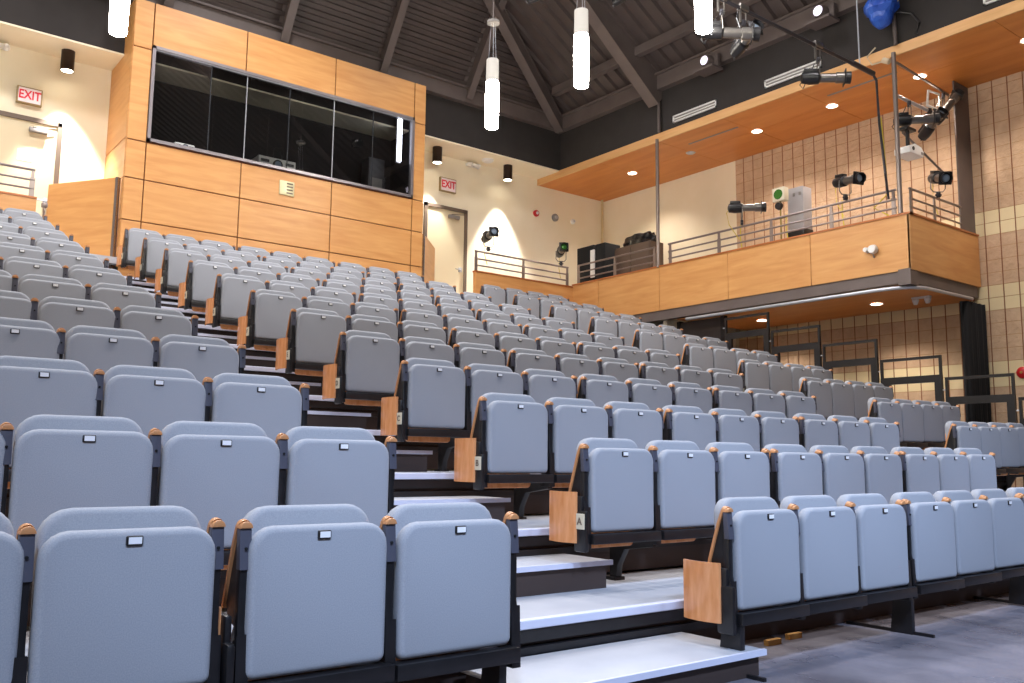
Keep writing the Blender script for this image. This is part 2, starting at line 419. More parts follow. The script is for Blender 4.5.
wf = P(MB().box(wx0, wx1, bY-.03, bY+.06, wz1-.05, wz1).box(wx0, wx1, bY-.03, bY+.06, wz0, wz0+.05)
       .box(wx0, wx0+.05, bY-.03, bY+.06, wz0, wz1).box(wx1-.05, wx1, bY-.03, bY+.06, wz0, wz1)).build('window_frame', FRAME, B, False)
P(MB().box(wx0+.05, wx1-.05, bY-.012, bY, wz1-.075, wz1-.05)).build('frame_lip', ALU, wf, False)
cuts = [wx0+.05, 4.72, 5.33, 6.1, 6.95, 7.75, wx1-.05]
for a, c in zip(cuts, cuts[1:]):
    P(MB().quad((a+.004, bY+.02, wz0+.05), (c-.004, bY+.02, wz0+.05), (c-.004, bY+.02, wz1-.05), (a+.004, bY+.02, wz1-.05))).build('glass_pane', GLASS, wf, False)
for c in (4.72, 5.33, 6.1, 6.95, 7.75):
    P(MB().box(c-.007, c+.007, bY+.012, bY+.028, wz0+.05, wz1-.05)).build('glass_joint', mat('joint_clear', '#a9adb4' if c in (5.33, 6.95) else '#3c3e42', .2), wf, False)
vent = P(MB().box(5.97, 6.24, bY-.02, bY, 5.49, 5.74, .004)).build('vent_plate', mat('vent_cream', '#d9d0a8', .4, .4), B)
P(MB().box(6.10, 6.21, bY-.026, bY-.02, 5.52, 5.545).box(6.10, 6.21, bY-.026, bY-.02, 5.575, 5.60).box(6.10, 6.21, bY-.026, bY-.02, 5.63, 5.655).box(6.10, 6.21, bY-.026, bY-.02, 5.685, 5.71)).build('vent_slot', DBROWN, vent, False)
# angled wing panels beside the booth
def wing(x0, y0, x1, y1, lab):
    d = Vector((x1-x0, y1-y0, 0)); a = math.atan2(d.y, d.x)
    o = MB().box(0, d.length, -.025, .025, 3.46-4, 1.28, .003).build('wing_panel', WOOD, None, False)
    o.location = (x0, y0, 4.0); o.rotation_euler = (0, 0, a); tag(o, lab, 'panel', 'angled wood panels beside the booth')
    MB().box(0, .04, -.035, .035, 3.46-4, 1.285).build('edge_strip', STEEL, o, False)
wing(3.42, 11.6, 2.66, 12.71, 'tall maple panel angled from the booth corner to the left exit door')
wing(8.92, 11.56, 9.72, 12.42, 'maple panel angled from the booth corner before the right exit door')

# things inside the booth
def projector(name, loc, w, h, d, lab, rz=0, group=None):
    r = empty(name, loc, lab, 'projector', group, rz)
    b_ = MB().box(-w/2, w/2, -d/2, d/2, 0, h, .015).build('projector_body', WHITE, r)
    MB().lathe([(h*.36, -d/2-.03), (h*.36, -d/2+.01)], (0, 0, h*.5), 1, 20).build('lens_ring', BMET, r)
    MB().lathe([(h*.26, -d/2-.034), (h*.26, -d/2-.02)], (0, 0, h*.5), 1, 20).build('lens', LENS, r)
    for s_ in (-1, 1):
        for k in range(2):
            MB().box(s_*w*.33-w*.11, s_*w*.33+w*.11, -d/2-.004, -d/2+.002, h*(.2+.36*k), h*(.42+.36*k)).build('vent_grille', BMET, b_, False)
    return r
projector('video_projector', (5.98, 11.84, 5.9+.02), .68, .24, .4, 'white projector on the booth shelf behind the middle of the window')
projector('video_projector', (4.4, 11.8, 5.92), .32, .15, .3, 'small white projector on the booth shelf behind the left window end')
o = MB().box(6.5, 6.75, 11.8, 12.0, 5.9, 6.0, .01).box(6.8, 6.88, 11.8, 11.9, 5.9, 6.05, .01).build('control_desk', GREYP)
tag(o, 'small grey control box on the booth shelf right of the large projector', 'equipment')
o = MB().box(8.05, 8.4, 12.2, 12.5, 5.9, 6.8, .01).build('equipment_rack', mat('rack_grey', '#4b4a4e', .5)); tag(o, 'tall grey equipment rack standing inside the booth at right', 'rack')
MB().box(8.1, 8.35, 12.19, 12.2, 6.0, 6.4).build('rack_panel', GREYP, o, False)
r = empty('strip_lamp', (8.5, 11.8, 6.7), 'lit upright strip lamp inside the booth at its right end', 'lamp')
MB().box(-.04, .04, 0, .05, 0, .85, .01).build('lamp_tube', emis('strip_glow', '#e9efff', 5), r); MB().box(-.05, .05, .05, .09, -.02, .88).build('lamp_back', GREYP, r, False)

# ------------------------------------------------------------------ balcony
Bc = empty('balcony', (12.6, 7.6, 3.88), 'maple faced balcony running along the right wall over the side aisle', 'balcony')
def PB(mb): return mb.xf(Matrix.Translation((-12.6, -7.6, -3.88)))
ys = [3.9, 5.59, 7.27, 8.91, 10.6, 11.42]
for a, c in zip(ys, ys[1:]):
    PB(MB().box(12.6, 12.64, a+.006, c-.006, 3.88, 4.72, .003)).build('fascia_panel', WOOD, Bc, False)
PB(MB().box(12.6, 14.76, 3.9, 3.94, 3.88, 4.72, .003)).build('fascia_panel', WOOD, Bc, False)
PB(MB().box(12.585, 12.70, 3.885, 11.42, 4.72, 4.75).box(12.6, 14.76, 3.885, 4.0, 4.72, 4.75)).build('cap_rail', noise_mix('cap_red_wood', '#a8602c', '#b96e38', (1, 1, 1), 4, 4, .4), Bc, False)
PB(MB().box(12.66, XR, 3.95, 11.5, 3.9, 4.0)).build('balcony_floor', TREAD, Bc, False)
PB(MB().box(12.75, XR, 4.05, 8.6, 3.68, 3.72)).build('balcony_underside', WOODC, Bc, False)
PB(MB().box(12.62, 12.74, 3.93, 11.4, 3.70, 3.88).box(12.62, 14.7, 3.93, 4.05, 3.70, 3.88).box(12.58, 12.8, 3.91, 4.1, 3.66, 3.9)).build('edge_beam', STEEL, Bc, False)
PB(MB().tube([(12.55, 8.2, 3.63), (12.55, 4.5, 3.63), (12.58, 4.2, 3.63), (12.68, 3.98, 3.63), (12.9, 3.86, 3.63), (14.3, 3.84, 3.63)], .028, 8)).build('curtain_track', ALU, Bc)
# back parapets of the landing
def parapet(x0, x1, lab):
    r = empty('landing_parapet', (x0, 11.44, 3.46), lab, 'parapet', 'low wood parapets of the landing')
    MB().box(0, x1-x0, -.04, .04, 0, 1.22, .003).build('parapet_panel', WOOD, r, False)
    MB().box(-.01, x1-x0, -.05, .05, 1.22, 1.25).build('cap_rail', bpy.data.materials['cap_red_wood'], r, False)
parapet(10.05, 12.6, 'low maple parapet before the right landing door, meeting the balcony')
parapet(-.6, 2.28, 'low maple parapet on the landing before the left exit door')

def railing(name, p0, p1, posts, lab, z=4.75, rails=(.40, .25, .12)):
    p0, p1 = Vector(p0), Vector(p1); d = (p1-p0); L = d.length; a = math.atan2(d.y, d.x)
    r = empty(name, (p0.x, p0.y, z), lab, 'railing', 'grey metal railings of the balcony and landing', a)
    for i, h in enumerate(rails):
        MB().tube([(0, 0, h), (L, 0, h)], .02 if i == 0 else .016, 8).build('rail', RAIL, r)
    for t in posts:
        MB().box(t*L-.02, t*L+.02, -.012, .012, 0, rails[0]).box(t*L-.035, t*L+.035, -.006, .006, 0, rails[1]+.03).build('post', RAIL, r, False)
railing('balcony_railing', (12.66, 11.3, 0), (12.66, 9.06, 0), (.01, .5, .99), 'metal railing on the balcony edge before the black cases')
railing('balcony_railing', (12.66, 8.72, 0), (12.66, 4.12, 0), (.01, .265, .51, .76, .99), 'long metal railing on the balcony edge before the white cabinet')
railing('balcony_railing', (12.75, 3.96, 0), (14.35, 3.96, 0), (.02, .46, .99), 'short metal railing across the near end of the balcony')
railing('landing_railing', (10.06, 11.44, 0), (12.5, 11.44, 0), (.01, .5, .99), 'metal railing above the parapet before the right landing door', 4.71)
railing('landing_railing', (-.6, 11.44, 0), (2.24, 11.44, 0), (.01, .5, .99), 'metal railing above the parapet before the left exit door', 4.71)
r = empty('handrail_post', (2.42, 11.6, 4.0), 'small handrail post standing right of the left landing parapet', 'post')
MB().tube([(0, 0, 0), (0, 0, .66)], .018, 8).build('post_shaft', RAIL, r); MB().box(-.04, .04, -.03, .03, .62, .69, .01).build('post_head', RAIL, r)

# canopy over the balcony
Cn = empty('balcony_canopy', (12.7, 8, 7.28), 'flat maple canopy over the balcony with round recessed lights', 'canopy')
def PC(mb): return mb.xf(Matrix.Translation((-12.7, -8, -7.28)))
PC(MB().box(12.7, 12.73, -3, YB, 7.275, 7.44)).build('canopy_edge', WOODE, Cn, False)
yj = [-3, -.6, 1.0, 2.6, 4.24, 5.82, 7.42, 9.0, 10.7, YB]
for a, c in zip(yj, yj[1:]):
    for x0, x1 in ((12.73, 13.7), (13.7, XR)):
        PC(MB().box(x0+.004, x1-.004, a+.005, c-.005, 7.28, 7.30)).build('soffit_panel', WOODC, Cn, False)
PC(MB().box(12.73, XR, -3, YB, 7.305, 7.42)).build('canopy_core', mat('canopy_joint', '#6f3c16', .8), Cn, False)
def dl(x, y, z, lab, power):
    r = empty('recessed_light', (x, y, z), lab, 'downlight', 'round recessed lights in the wood ceilings')
    MB().lathe([(.105, -.012), (.105, 0), (.08, .0), (.078, -.012)], seg=24, caps=False).build('trim_ring', WHITE, r)
    MB().lathe([(.082, -.010), (.082, -.006)], seg=24).build('lamp_disc', DISC, r)
    spot('recessed_lamp', (x, y, z-.03), (x, y, 0), power*1.9, 125, .7, WARM, .06)
for y, w in ((10.7, 'nearest the back wall'), (7.4, 'third from the back wall'), (5.8, 'above the white cabinet end of the railing'), (4.2, 'above the corner of the balcony'), (2.55, 'in front of the grey column')):
    dl(13.71, y, 7.275, 'lit round light in the canopy, '+w, 60)
dl(13.85, 5.2, 3.675, 'lit round light under the balcony near its corner', 45)
dl(13.92, 7.55, 3.675, 'lit round light under the balcony behind the guard rails', 45)
tag(MB().lathe([(.07, -.02), (.1, 0)], (13.7, 9.03, 7.28)).build('smoke_detector', ALU), 'pale round detector on the canopy near the thin pole', 'detector')
tag(MB().lathe([(.1, -.05), (.13, -.02), (.13, 0)], (11.0, 12.36, 7.42)).build('smoke_detector', WHITE), 'white smoke detector on the soffit between two black can lights', 'detector')
tag(MB().box(13.25, 13.29, 7.5, 8.7, 7.268, 7.278).build('light_slot', GREYP, None, False), 'thin grey slot in the canopy wood nearer the thin pole with the detector', 'slot')
tag(MB().box(13.25, 13.29, 4.35, 5.6, 7.268, 7.278).build('light_slot', GREYP, None, False), 'thin grey slot in the canopy wood just left of the corner pole', 'slot')
# linear grilles in the dark wall
for y0, y1, w in ((7.55, 8.62, 'beside the deep girder'), (5.35, 6.48, 'behind the hanging spotlight'), (2.2, 2.72, 'at the right, beyond the pole')):
    r = empty('air_grille', (12.72, (y0+y1)/2, 7.62), 'long white slot air grille in the dark wall '+w, 'vent', 'white air grilles in the dark right wall')
    l_ = (y1-y0)/2
    MB().box(-.01, .02, -l_, l_, -.07, -.045).box(-.01, .02, -l_, l_, .045, .07).box(-.01, .02, -l_, -l_+.03, -.07, .07).box(-.01, .02, l_-.03, l_, -.07, .07).build('grille_frame', WHITE, r, False)
    MB().box(.005, .02, -l_, l_, -.05, .05).build('grille_back', GREYP, r, False)
    MB().box(-.006, .02, -l_, l_, -.008, .008).build('slat', WHITE, r, False)
for x_, y_, z0, z1, w, bot in ((12.6, 8.93, 4.72, 7.28, 'beside the brown cabinet', 1), (12.6, 4.03, 4.75, 7.28, 'at the balcony corner', 1)):
    tag(MB().tube([(x_, y_, z0), (x_, y_, z1)], .035, 12).build('support_pole', RAIL), 'thin steel pole from balcony to canopy '+w, 'pole', 'steel poles of the balcony')
tag(MB().tube([(12.66, 8.93, 7.44), (12.66, 8.93, 8.05)], .03, 12).build('hanger_rod', STEEL), 'steel rod between the canopy and the deep girder', 'pole')
tag(MB().tube([(12.68, 4.03, 7.43), (12.66, 4.03, 8.1)], .03, 12).build('hanger_rod', STEEL), 'steel rod rising from the canopy beside the blue sheeting', 'pole')
o = MB().box(14.30, 14.78, 3.945, 3.97, 4.0, 7.275).box(14.52, 14.55, 3.97, 4.05, 4.0, 7.275).build('steel_column', STEEL, None, False)
tag(o, 'grey steel column at the near end of the balcony', 'column')
# black curtain gathered beside the column under the balcony
mb = MB(); N = 60
pts = [(14.1+.66*i/N, 3.9+.05*math.sin(i*.9)+.015*math.sin(i*2.3)) for i in range(N+1)]
for z0, z1 in ((FZ+.02, 3.58),):
    a = [mb.bm.verts.new((x, y, z0)) for x, y in pts]; c = [mb.bm.verts.new((x, y, z1)) for x, y in pts]
    for i in range(N): mb.bm.faces.new((a[i], a[i+1], c[i+1], c[i]))
o = mb.build('stage_curtain', BLACK); sm = o.modifiers.new('thick', 'SOLIDIFY'); sm.thickness = .012
tag(o, 'black curtain gathered under the near end of the balcony', 'curtain')
# partition and doors far under the balcony
r = empty('side_partition', (13.0, 8.2, FZ), 'dark framed partition under the balcony behind the top seats', 'partition')
MB().box(-.03, .03, -.5, .6, 3.0, 3.62).build('partition_glass', mat('partition_grey', '#3a3333', .4), r, False)
MB().box(-.03, .03, -.5, .6, 0, 3.0).build('partition_panel', mat('partition_black', '#141213', .7), r, False)
for y in (-.5, .55): MB().box(-.05, .05, y-.04, y+.04, 0, 3.64).build('partition_post', BMET, r, False)
struct('wall_under_balcony', MB().box(12.75, XR, 8.86, 8.95, FZ, 3.88), CREAM)

# white twin lamp and camera boxes
r = empty('wall_camera', (12.56, 4.5, 4.27), 'white twin-headed camera box on the balcony face', 'camera')
MB().lathe([(.06, -.06), (.075, 0), (.06, .04)], (0, -.03, 0), 0, 16).build('camera_body', WHITE, r)
MB().lathe([(.035, 0), (.045, .09)], (-.05, .08, .01), 0, 12).build('camera_head', WHITE, r)
MB().tube([(0, -.02, -.06), (.03, -.02, -.12)], .01).build('camera_bracket', GREYP, r)
r = empty('emergency_lamp', (13.8, 4.4, 3.68), 'white twin lamp under the balcony near the curtain', 'lamp')
MB().box(-.04, .04, -.15, .15, -.03, 0, .008).build('lamp_base', WHITE, r)
for y in (-.1, .1): MB().lathe([(.03, -.12), (.055, -.05), (.03, -.02)], (0, y, 0), 2, 14).build('lamp_head', WHITE, r)
for x, w in ((1.78, 'left of the left can light'), (10.83, 'left of the detector over the right door')):
    r = empty('emergency_lamp', (x, 12.6, 7.4), 'white twin lamp on the back wall top, '+w, 'lamp')
    MB().box(-.14, .14, .04, .15, -.08, -.02, .008).build('lamp_base', WHITE, r)
    for s_ in (-.1, .1): MB().lathe([(.03, -.06), (.06, .03)], (s_, 0, -.08), 1, 14).build('lamp_head', WHITE, r)
for x, M_, lab, cat, rr in ((12.66, RED, 'red alarm strobe high on the back wall', 'alarm', .075), (13.23, GREYP, 'round grey speaker high on the back wall', 'speaker', .09), (13.78, WHITE, 'small white sensor high on the back wall', 'sensor', .06)):
    r = empty('wall_'+cat, (x, YB, 6.61), lab, cat)
    MB().lathe([(rr*.8, -.06), (rr, -.04), (rr, 0)], (0, 0, 0), 1, 20).build(cat+'_body', M_, r)
    MB().lathe([(rr*.45, -.075), (rr*.5, -.05)], (0, 0, 0), 1, 16).build(cat+'_centre', WHITE if cat == 'alarm' else ALU, r)
r = empty('alarm_bell', (14.8, 3.36, 2.46), 'round red alarm bell on the block wall at the right edge', 'bell')
MB().lathe([(.09, 0), (.09, -.025), (.07, -.05), (.03, -.065)][::-1], (0, 0, 0), 0, 24).build('bell_gong', RED, r)
MB().lathe([(.02, -.075), (.02, -.055)], (0, 0, 0), 0, 12).build('bell_nut', mat('brass_nut', '#b08a50', .3, .7), r)
o = MB().tube([(14.66, 12.66, 4.0), (14.66, 12.66, 7.4)], .03, 8).build('conduit', mat('conduit_cream', '#cdb98e', .5))
tag(o, 'painted conduit pipe standing in the far right wall corner', 'pipe')

# exit signs
def exit_sign(x, z, lab, w=.36, h=.26):
    r = empty('exit_sign', (x, YB, z), lab, 'sign', 'exit signs')
    MB().box(-w/2-.02, w/2+.02, -.06, 0, -h/2-.02, h/2+.02).build('sign_frame', mat('sign_frame', '#a89266', .4, .5), r, False)
    MB().box(-w/2, w/2, -.07, -.055, -h/2, h/2).build('sign_face', EXITM, r, False)
    text('lettering', 'EXIT', h*.86, REDTXT, r, (0, -.073, 0), (PI/2, 0, 0), .003, .78)
exit_sign(2.27, 6.65, 'white exit sign with red letters above the left door', .32, .23)
exit_sign(10.22, 6.78, 'exit sign with red letters above the right door')

# black can downlights by the back wall
for x, z, w, pw in ((2.72, 7.42, 'above the left exit door', 260), (9.74, 7.42, 'right beside the booth', 120), (11.58, 7.42, 'between the detector and the canopy', 260)):
    r = empty('can_light', (x, 12.4, z), 'dark bronze can light on the soffit '+w, 'light', 'can lights on the back soffit')
    MB().lathe([(.09, -.33), (.1, -.33), (.1, 0)], seg=24, caps=False).build('can_shade', BRONZE, r)
    MB().lathe([(.085, -.325), (.085, -.31)], seg=24).build('lamp_disc', CAN, r)
    spot('can_lamp', (x, 12.4, z-.35), (x+(.35 if x < 3 else 0), 12.5, 0), pw*1.7, 62, .45, (1, .95, .88), .04)

# pendants
def pendant(x, y, zb, lab):
    r = empty('pendant_light', (x, y, zb), lab, 'pendant light', 'white tube pendants')
    MB().lathe([(.0, 0), (.095, .0), (.1, .02), (.108, .45), (.1, .74)], seg=28, caps=False).build('lit_shade', GLOW, r)
    MB().lathe([(.1, .74), (.096, 1.1), (.09, 1.1)], seg=28, caps=False).build('upper_shade', GLOWU, r)
    for k in range(3):
        a = k*2*PI/3
        MB().tube([(.07*math.cos(a), .07*math.sin(a), 1.08), (.035*math.cos(a), .035*math.sin(a), 1.72)], .004, 5).build('cable', ALU, r)
    MB().lathe([(.1, 1.70), (.1, 1.74), (.02, 1.78)], seg=24).build('ceiling_cup', GREYP, r)
    MB().tube([(0, 0, 1.76), (0, 0, 12.0-zb)], .012, 6).build('stem', STEEL, r)
pendant(7.9, 8.0, 6.11, 'lit tube pendant hanging right of the booth, lowest in the picture')
pendant(7.95, 6.0, 6.13, 'lit tube pendant in front of the slanted ribbed roof')
pendant(8.14, 4.0, 6.22, 'lit tube pendant cut by the top edge beside hanging spotlights')
pendant(2.46, 8.1, 5.99, 'lit tube pendant cut by the top edge left of the booth')
pendant(2.5, 5.6, 6.1, 'unseen tube pendant, added for light above the frame over the left seats')  # this and the following pendants are out of view, added to light the hall
pendant(2.5, 3.0, 6.1, 'unseen tube pendant, added for light above the frame over the front seats')
pendant(8.1, 1.6, 6.3, 'unseen tube pendant, added for light above the frame over the front centre seats')
pendant(2.5, .4, 6.3, 'unseen tube pendant, added for light above the frame over the front left seats')
pendant(5.3, -1.5, 6.4, 'unseen tube pendant, added for light above the frame over the stage floor')

# ------------------------------------------------------------------ stage spotlights
def spotlight(loc, lab, pan, tilt, hang=True, L=.42, lens=LENS, name='stage_spotlight', sc=1):
    """pivot of the yoke at loc; lamp points along local -y"""
    r = empty(name, loc, lab, 'spotlight', 'stage spotlights', pan)
    s_ = -1 if hang else 1
    k = empty('x', (0, 0, 0)); bpy.data.objects.remove(k)
    T = Matrix.Translation((0, 0, s_*.22)) @ Matrix.Rotation(tilt, 4, 'X') @ Matrix.Scale(sc, 4)
    h = MB().lathe([(.03, .24), (.075, .22), (.09, .12), (.085, 0), (.065, -.02)], (0, 0, 0), 1, 18).box(-.05, .05, .02, .2, .07, .12, .008).xf(T).build('lamp_housing', BMET, r)
    br_ = MB().lathe([(.062, 0), (.062, -L*.5), (.075, -L*.52), (.075, -L*.75)], (0, 0, 0), 1, 18).xf(T).build('lens_barrel', SHINY, r)
    MB().box(-.1, .1, -L*.79, -L*.75, -.1, .1, .012).lathe([(.085, -L*.95), (.08, -L*.78)], (0, 0, 0), 1, 18, caps=False).xf(T).build('color_frame', BMET, r)
    MB().lathe([(.0, -L*.84), (.045, -L*.83), (.066, -L*.78)], (0, 0, 0), 1, 18, caps=False).xf(T).build('lens', lens, r)
    z1 = s_*.22
    MB().tube([(-.11, 0, z1), (-.11, 0, s_*.05), (-.07, 0, 0), (.07, 0, 0), (.11, 0, s_*.05), (.11, 0, z1)], .009, 6).build('yoke', SHINY, r)
    MB().box(-.03, .03, -.025, .025, -.09 if not hang else -.0, .0 if not hang else .09, .006).tube([(-.05, 0, s_*-.05), (.05, 0, s_*-.05)], .012, 6).build('clamp', BSET, r)
    MB().tube([(0, .2, z1), (.02, .26, z1-.08), (0, .22, z1-.3 if not hang else z1-.15), (0, .05, -.35 if not hang else 0)], .007, 5).build('power_cord', YEL if not hang else BMET, r)
    return r
spotlight((10.38, 11.44, 5.24), 'spotlight on the landing railing before the right door', -.25, -.1, False, .36)
spotlight((12.3, 11.44, 5.22), 'spotlight with green lens at the railing corner', -.5, -.1, False, .36, REFL)
spotlight((12.64, 6.97, 5.26), 'spotlight on the balcony railing left of the white cabinet', .75, .0, False, .44)
spotlight((12.64, 4.95, 5.26), 'spotlight with pale lens on the balcony railing right of the white cabinet', -.35, .15, False, .42)
spotlight((13.55, 3.92, 5.24), 'spotlight with barn ring on the short balcony railing', -.75, .3, False, .42)
# pipes between corner pole and column with their spotlights
tag(MB().tube([(12.62, 4.05, 6.62), (14.1, 4.05, 6.62)], .028, 10).build('lighting_pipe', ALU), 'bright pipe from the balcony pole to the column with spotlights', 'pipe')
tag(MB().tube([(12.62, 4.0, 7.12), (14.2, 4.0, 7.02)], .02, 8).build('lighting_pipe', RAIL), 'thin pipe just under the canopy beside the column', 'pipe')
tag(MB().tube([(12.9, 4.1, 6.1), (14.1, 4.1, 5.72)], .018, 8).build('brace_pipe', STEEL), 'brown brace pipe sloping down to the column', 'pipe')
spotlight((13.0, 4.03, 6.52), 'lengthways spotlight hung from the bright pipe nearest the pole', .7, 0, True, .44)
spotlight((13.62, 4.03, 6.56), 'spotlight with red mark hung at the middle of the bright pipe', -.4, -.5, True, .36)
spotlight((14.0, 3.98, 6.9), 'spotlight hung against the top of the grey column', .6, -.9, True, .42)
tag(MB().tube([(13.5, 4, 6.66), (13.56, 4, 6.92), (13.9, 4, 6.95), (13.9, 4, 6.68), (13.5, 4, 6.66)], .02, 8).build('pipe_bracket', WHITE), 'white square loop bracket on the bright pipe by the column', 'bracket')
r = empty('ceiling_projector', (12.96, 4.05, 5.72), 'white projector hung by the balcony corner pole', 'projector')
MB().prism([(-.2, 0), (.19, -.01), (.22, .07), (.14, .14), (-.04, .16), (-.2, .09)], 1, -.13, .13, .01).build('projector_body', WHITE, r)
MB().lathe([(.03, -.14), (.03, -.125)], (-.11, 0, .07), 1, 14).build('projector_lens', BMET, r)
MB().tube([(-.02, 0, .14), (-.02, 0, .42)], .03, 10).box(-.14, .12, -.07, .07, .4, .44).build('hanger', BMET, r)
MB().box(.12, .19, -.135, -.125, .02, .06).build('vent', GREYP, r, False)
# long batten pipe slanting from top to corner with hanging spotlight
tag(MB().tube([(12.47, 4.3, 7.0), (8.3, 4.3, 7.0)], .028, 10).tube([(12.47, 4.3, 7.0), (11.9, 4.3, 7.01)], .042, 10).build('lighting_batten', BSET), 'long dark lighting batten reaching from the top edge to the canopy', 'pipe')
tag(MB().tube([(12.1, 4.3, 7.02), (12.08, 4.3, 9.2)], .012, 6).build('hanging_cable', ALU), 'thin steel cable holding the right end of the batten', 'cable')
tag(MB().tube([(12.45, 4.3, 7.0), (12.52, 4.28, 6.9), (12.5, 4.25, 6.2), (12.52, 4.2, 5.4), (12.58, 4.2, 5.0)], .02, 6).build('drop_cable', BSET), 'dark cable dropping from the batten end to the balcony railing', 'cable')
tag(MB().tube([(12.55, 4.25, 6.3), (12.62, 4.25, 5.6), (12.75, 4.3, 5.15), (12.68, 4.5, 4.95), (12.75, 4.3, 4.8)], .012, 6).build('yellow_cable', YEL), 'yellow cable draped by the balcony corner pole', 'cable')
for y, w in ((5.05, 'below the pale lens spotlight'), (6.1, 'right of the white cabinet'), (7.05, 'left of the white cabinet')):
    tag(MB().tube([(12.7, y, 5.2), (12.72, y+.02, 4.95), (12.7, y-.02, 4.78)], .01, 5).build('yellow_cable', YEL), 'short yellow cable hanging on the balcony railing '+w, 'cable')
spotlight((11.0, 4.3, 6.74), 'large spotlight hung from the dark batten before the wood canopy', .75, .05, True, .44, LENS, 'stage_spotlight', 1.05)
for x, w in ((11.0, 'over the large spotlight'), (8.85, 'over the spotlight nearest the pendant'), (9.3, 'over the short spotlight')):
    tag(MB().tube([(x-.06, 4.3, 7.0), (x-.06, 4.3, 6.8)], .018, 8).tube([(x+.06, 4.3, 7.0), (x+.06, 4.3, 6.8)], .01, 6).box(x-.09, x+.09, 4.26, 4.34, 6.98, 7.06, .01).build('hanger_clamp', SHINY), 'metal hanger clamp on the dark batten '+w, 'clamp')
spotlight((8.85, 4.3, 6.76), 'spotlight hung on the batten just right of the top pendant', .8, .1, True, .46, LENS, 'stage_spotlight', 1.1)
spotlight((9.3, 4.3, 6.76), 'short spotlight hung on the batten second from the pendant', -.3, -.3, True, .36)
tag(MB().tube([(8.5, 4.3, 7.0), (8.56, 4.28, 6.75), (8.5, 4.3, 6.5), (8.66, 4.3, 6.45)], .008, 5).tube([(9.2, 4.3, 7.0), (9.1, 4.25, 6.8), (9.3, 4.3, 6.6), (9.35, 4.3, 6.45)], .008, 5).build('safety_cable', ALU), 'pale safety cable looped around the batten spotlights', 'cable')
# flood lamps on the roof edge beam
for y, w in ((7.5, 'nearer the deep girder'), (5.13, 'above the hanging spotlight')):
    r = empty('flood_lamp', (12.45, y, 8.3), 'grey flood lamp with round face on the roof edge beam '+w, 'lamp', 'flood lamps on the roof beam')
    MB().box(-.16, .148, -.22, .22, -.16, -.12).box(.02, .1, -.2, .2, -.12, .14, .01).build('lamp_bracket', STEEL, r, False)
    MB().lathe([(.09, -.12), (.12, -.06), (.12, .04)], (0, 0, .02), 0, 20).build('lamp_bowl', STEEL, r)
    MB().lathe([(.08, -.127), (.085, -.118)], (0, 0, .02), 0, 20).build('lamp_face', FLOOD, r)
# blue sheeting bundled by the pole above the canopy
r = empty('blue_sheet', (12.45, 4.1, 7.93), 'blue plastic sheet bundled round the rod above the canopy', 'sheet')
mb = MB(); bmesh.ops.create_icosphere(mb.bm, subdivisions=3, radius=.27)
for v in mb.bm.verts:
    k = 1+.16*math.sin(9*v.co.x+3)*math.cos(8*v.co.z)+.08*math.sin(17*v.co.y+5*v.co.z)
    v.co = Vector((v.co.x*.9*k, v.co.y*.85*k, v.co.z*1.0*k)); v.co.x += .0
    if v.co.z < -.05: v.co.x *= .8; v.co.y *= .75
    if v.co.z > 0: v.co.y *= 1.15
mb.build('sheet_bundle', BLUE, r, False)
mb = MB().tube([(-.15, -.22, .02), (-.02, -.26, .06), (.1, -.2, .1)], .02, 6); mb.build('tie_cord', WHITE, r)
tag(MB().tube([(12.55, 3.95, 7.9), (12.6, 3.72, 7.8), (12.6, 3.6, 7.6), (12.62, 3.66, 7.46)], .02, 8).build('black_cable', BMET), 'black cable looping down right of the blue sheet', 'cable')
tag(MB().tube([(12.66, 4.35, 7.5), (12.66, 4.5, 7.4), (12.62, 4.4, 7.22), (12.6, 4.22, 7.2)], .012, 6).tube([(12.6, 4.2, 7.22), (12.6, 4.1, 7.16)], .045, 8).build('cable_joint', mat('cable_joint_cream', '#c9b79a', .5)), 'cable with pale joint box at the canopy corner', 'cable')
# bits of fixtures cut off by the top edge
spotlight((7.9, 6.8, 8.05), 'spotlight cut by the top edge right of the lowest pendant', .5, -.3, True, .36)
spotlight((9.81, 7.0, 8.75), 'spotlight just showing at the top edge by the deep girder', .2, -.3, True, .36)

# ------------------------------------------------------------------ things on the balcony
r = empty('white_cabinet', (13.5, 6.38, 4.0), 'grey white cabinet standing on the balcony behind the railing', 'cabinet')
MB().box(-.12, .14, -.16, .16, 1.1, 1.86, .01).build('cabinet_body', mat('cabinet_grey_white', '#a5a3a6', .5), r)
MB().box(-.13, .15, -.17, .17, .98, 1.1, .01).box(-.13, .15, -.16, .16, 0, .98, .01).build('cabinet_base', BMET, r)
for a in (-.1, .02): MB().box(-.132, -.12, a-.02, a+.02, 1.7, 1.76).build('cabinet_latch', GREYP, r)
r = empty('reflector_lamp', (13.0, 6.42, 4.0), 'square white lamp with green round reflector before the grey cabinet', 'lamp')
MB().box(-.06, .08, -.12, .12, 1.54, 1.78, .01).build('lamp_housing', mat('lamp_cream', '#d6cfb8', .5), r)
MB().lathe([(.085, -.07), (.095, -.05)], (0, 0, 1.66), 0, 20).build('lamp_reflector', REFL, r)
MB().lathe([(.06, -.08), (.07, -.02)], (0, 0, 1.45), 0, 16).build('lower_lens', BMET, r)
MB().tube([(0, 0, 0), (0, 0, 1.55)], .015, 8).tube([(0, -.12, 1.24), (0, .12, 1.24)], .012, 6).build('stand', mat('stand_brass', '#8c7a3a', .4, .5), r)
r = empty('brown_cabinet', (13.9, 10.55, 4.0), 'large dark brown cabinet on the balcony in the far corner', 'cabinet')
MB().box(-.35, .05, -.52, .6, 0, 1.62, .01).build('cabinet_body', CAB, r)
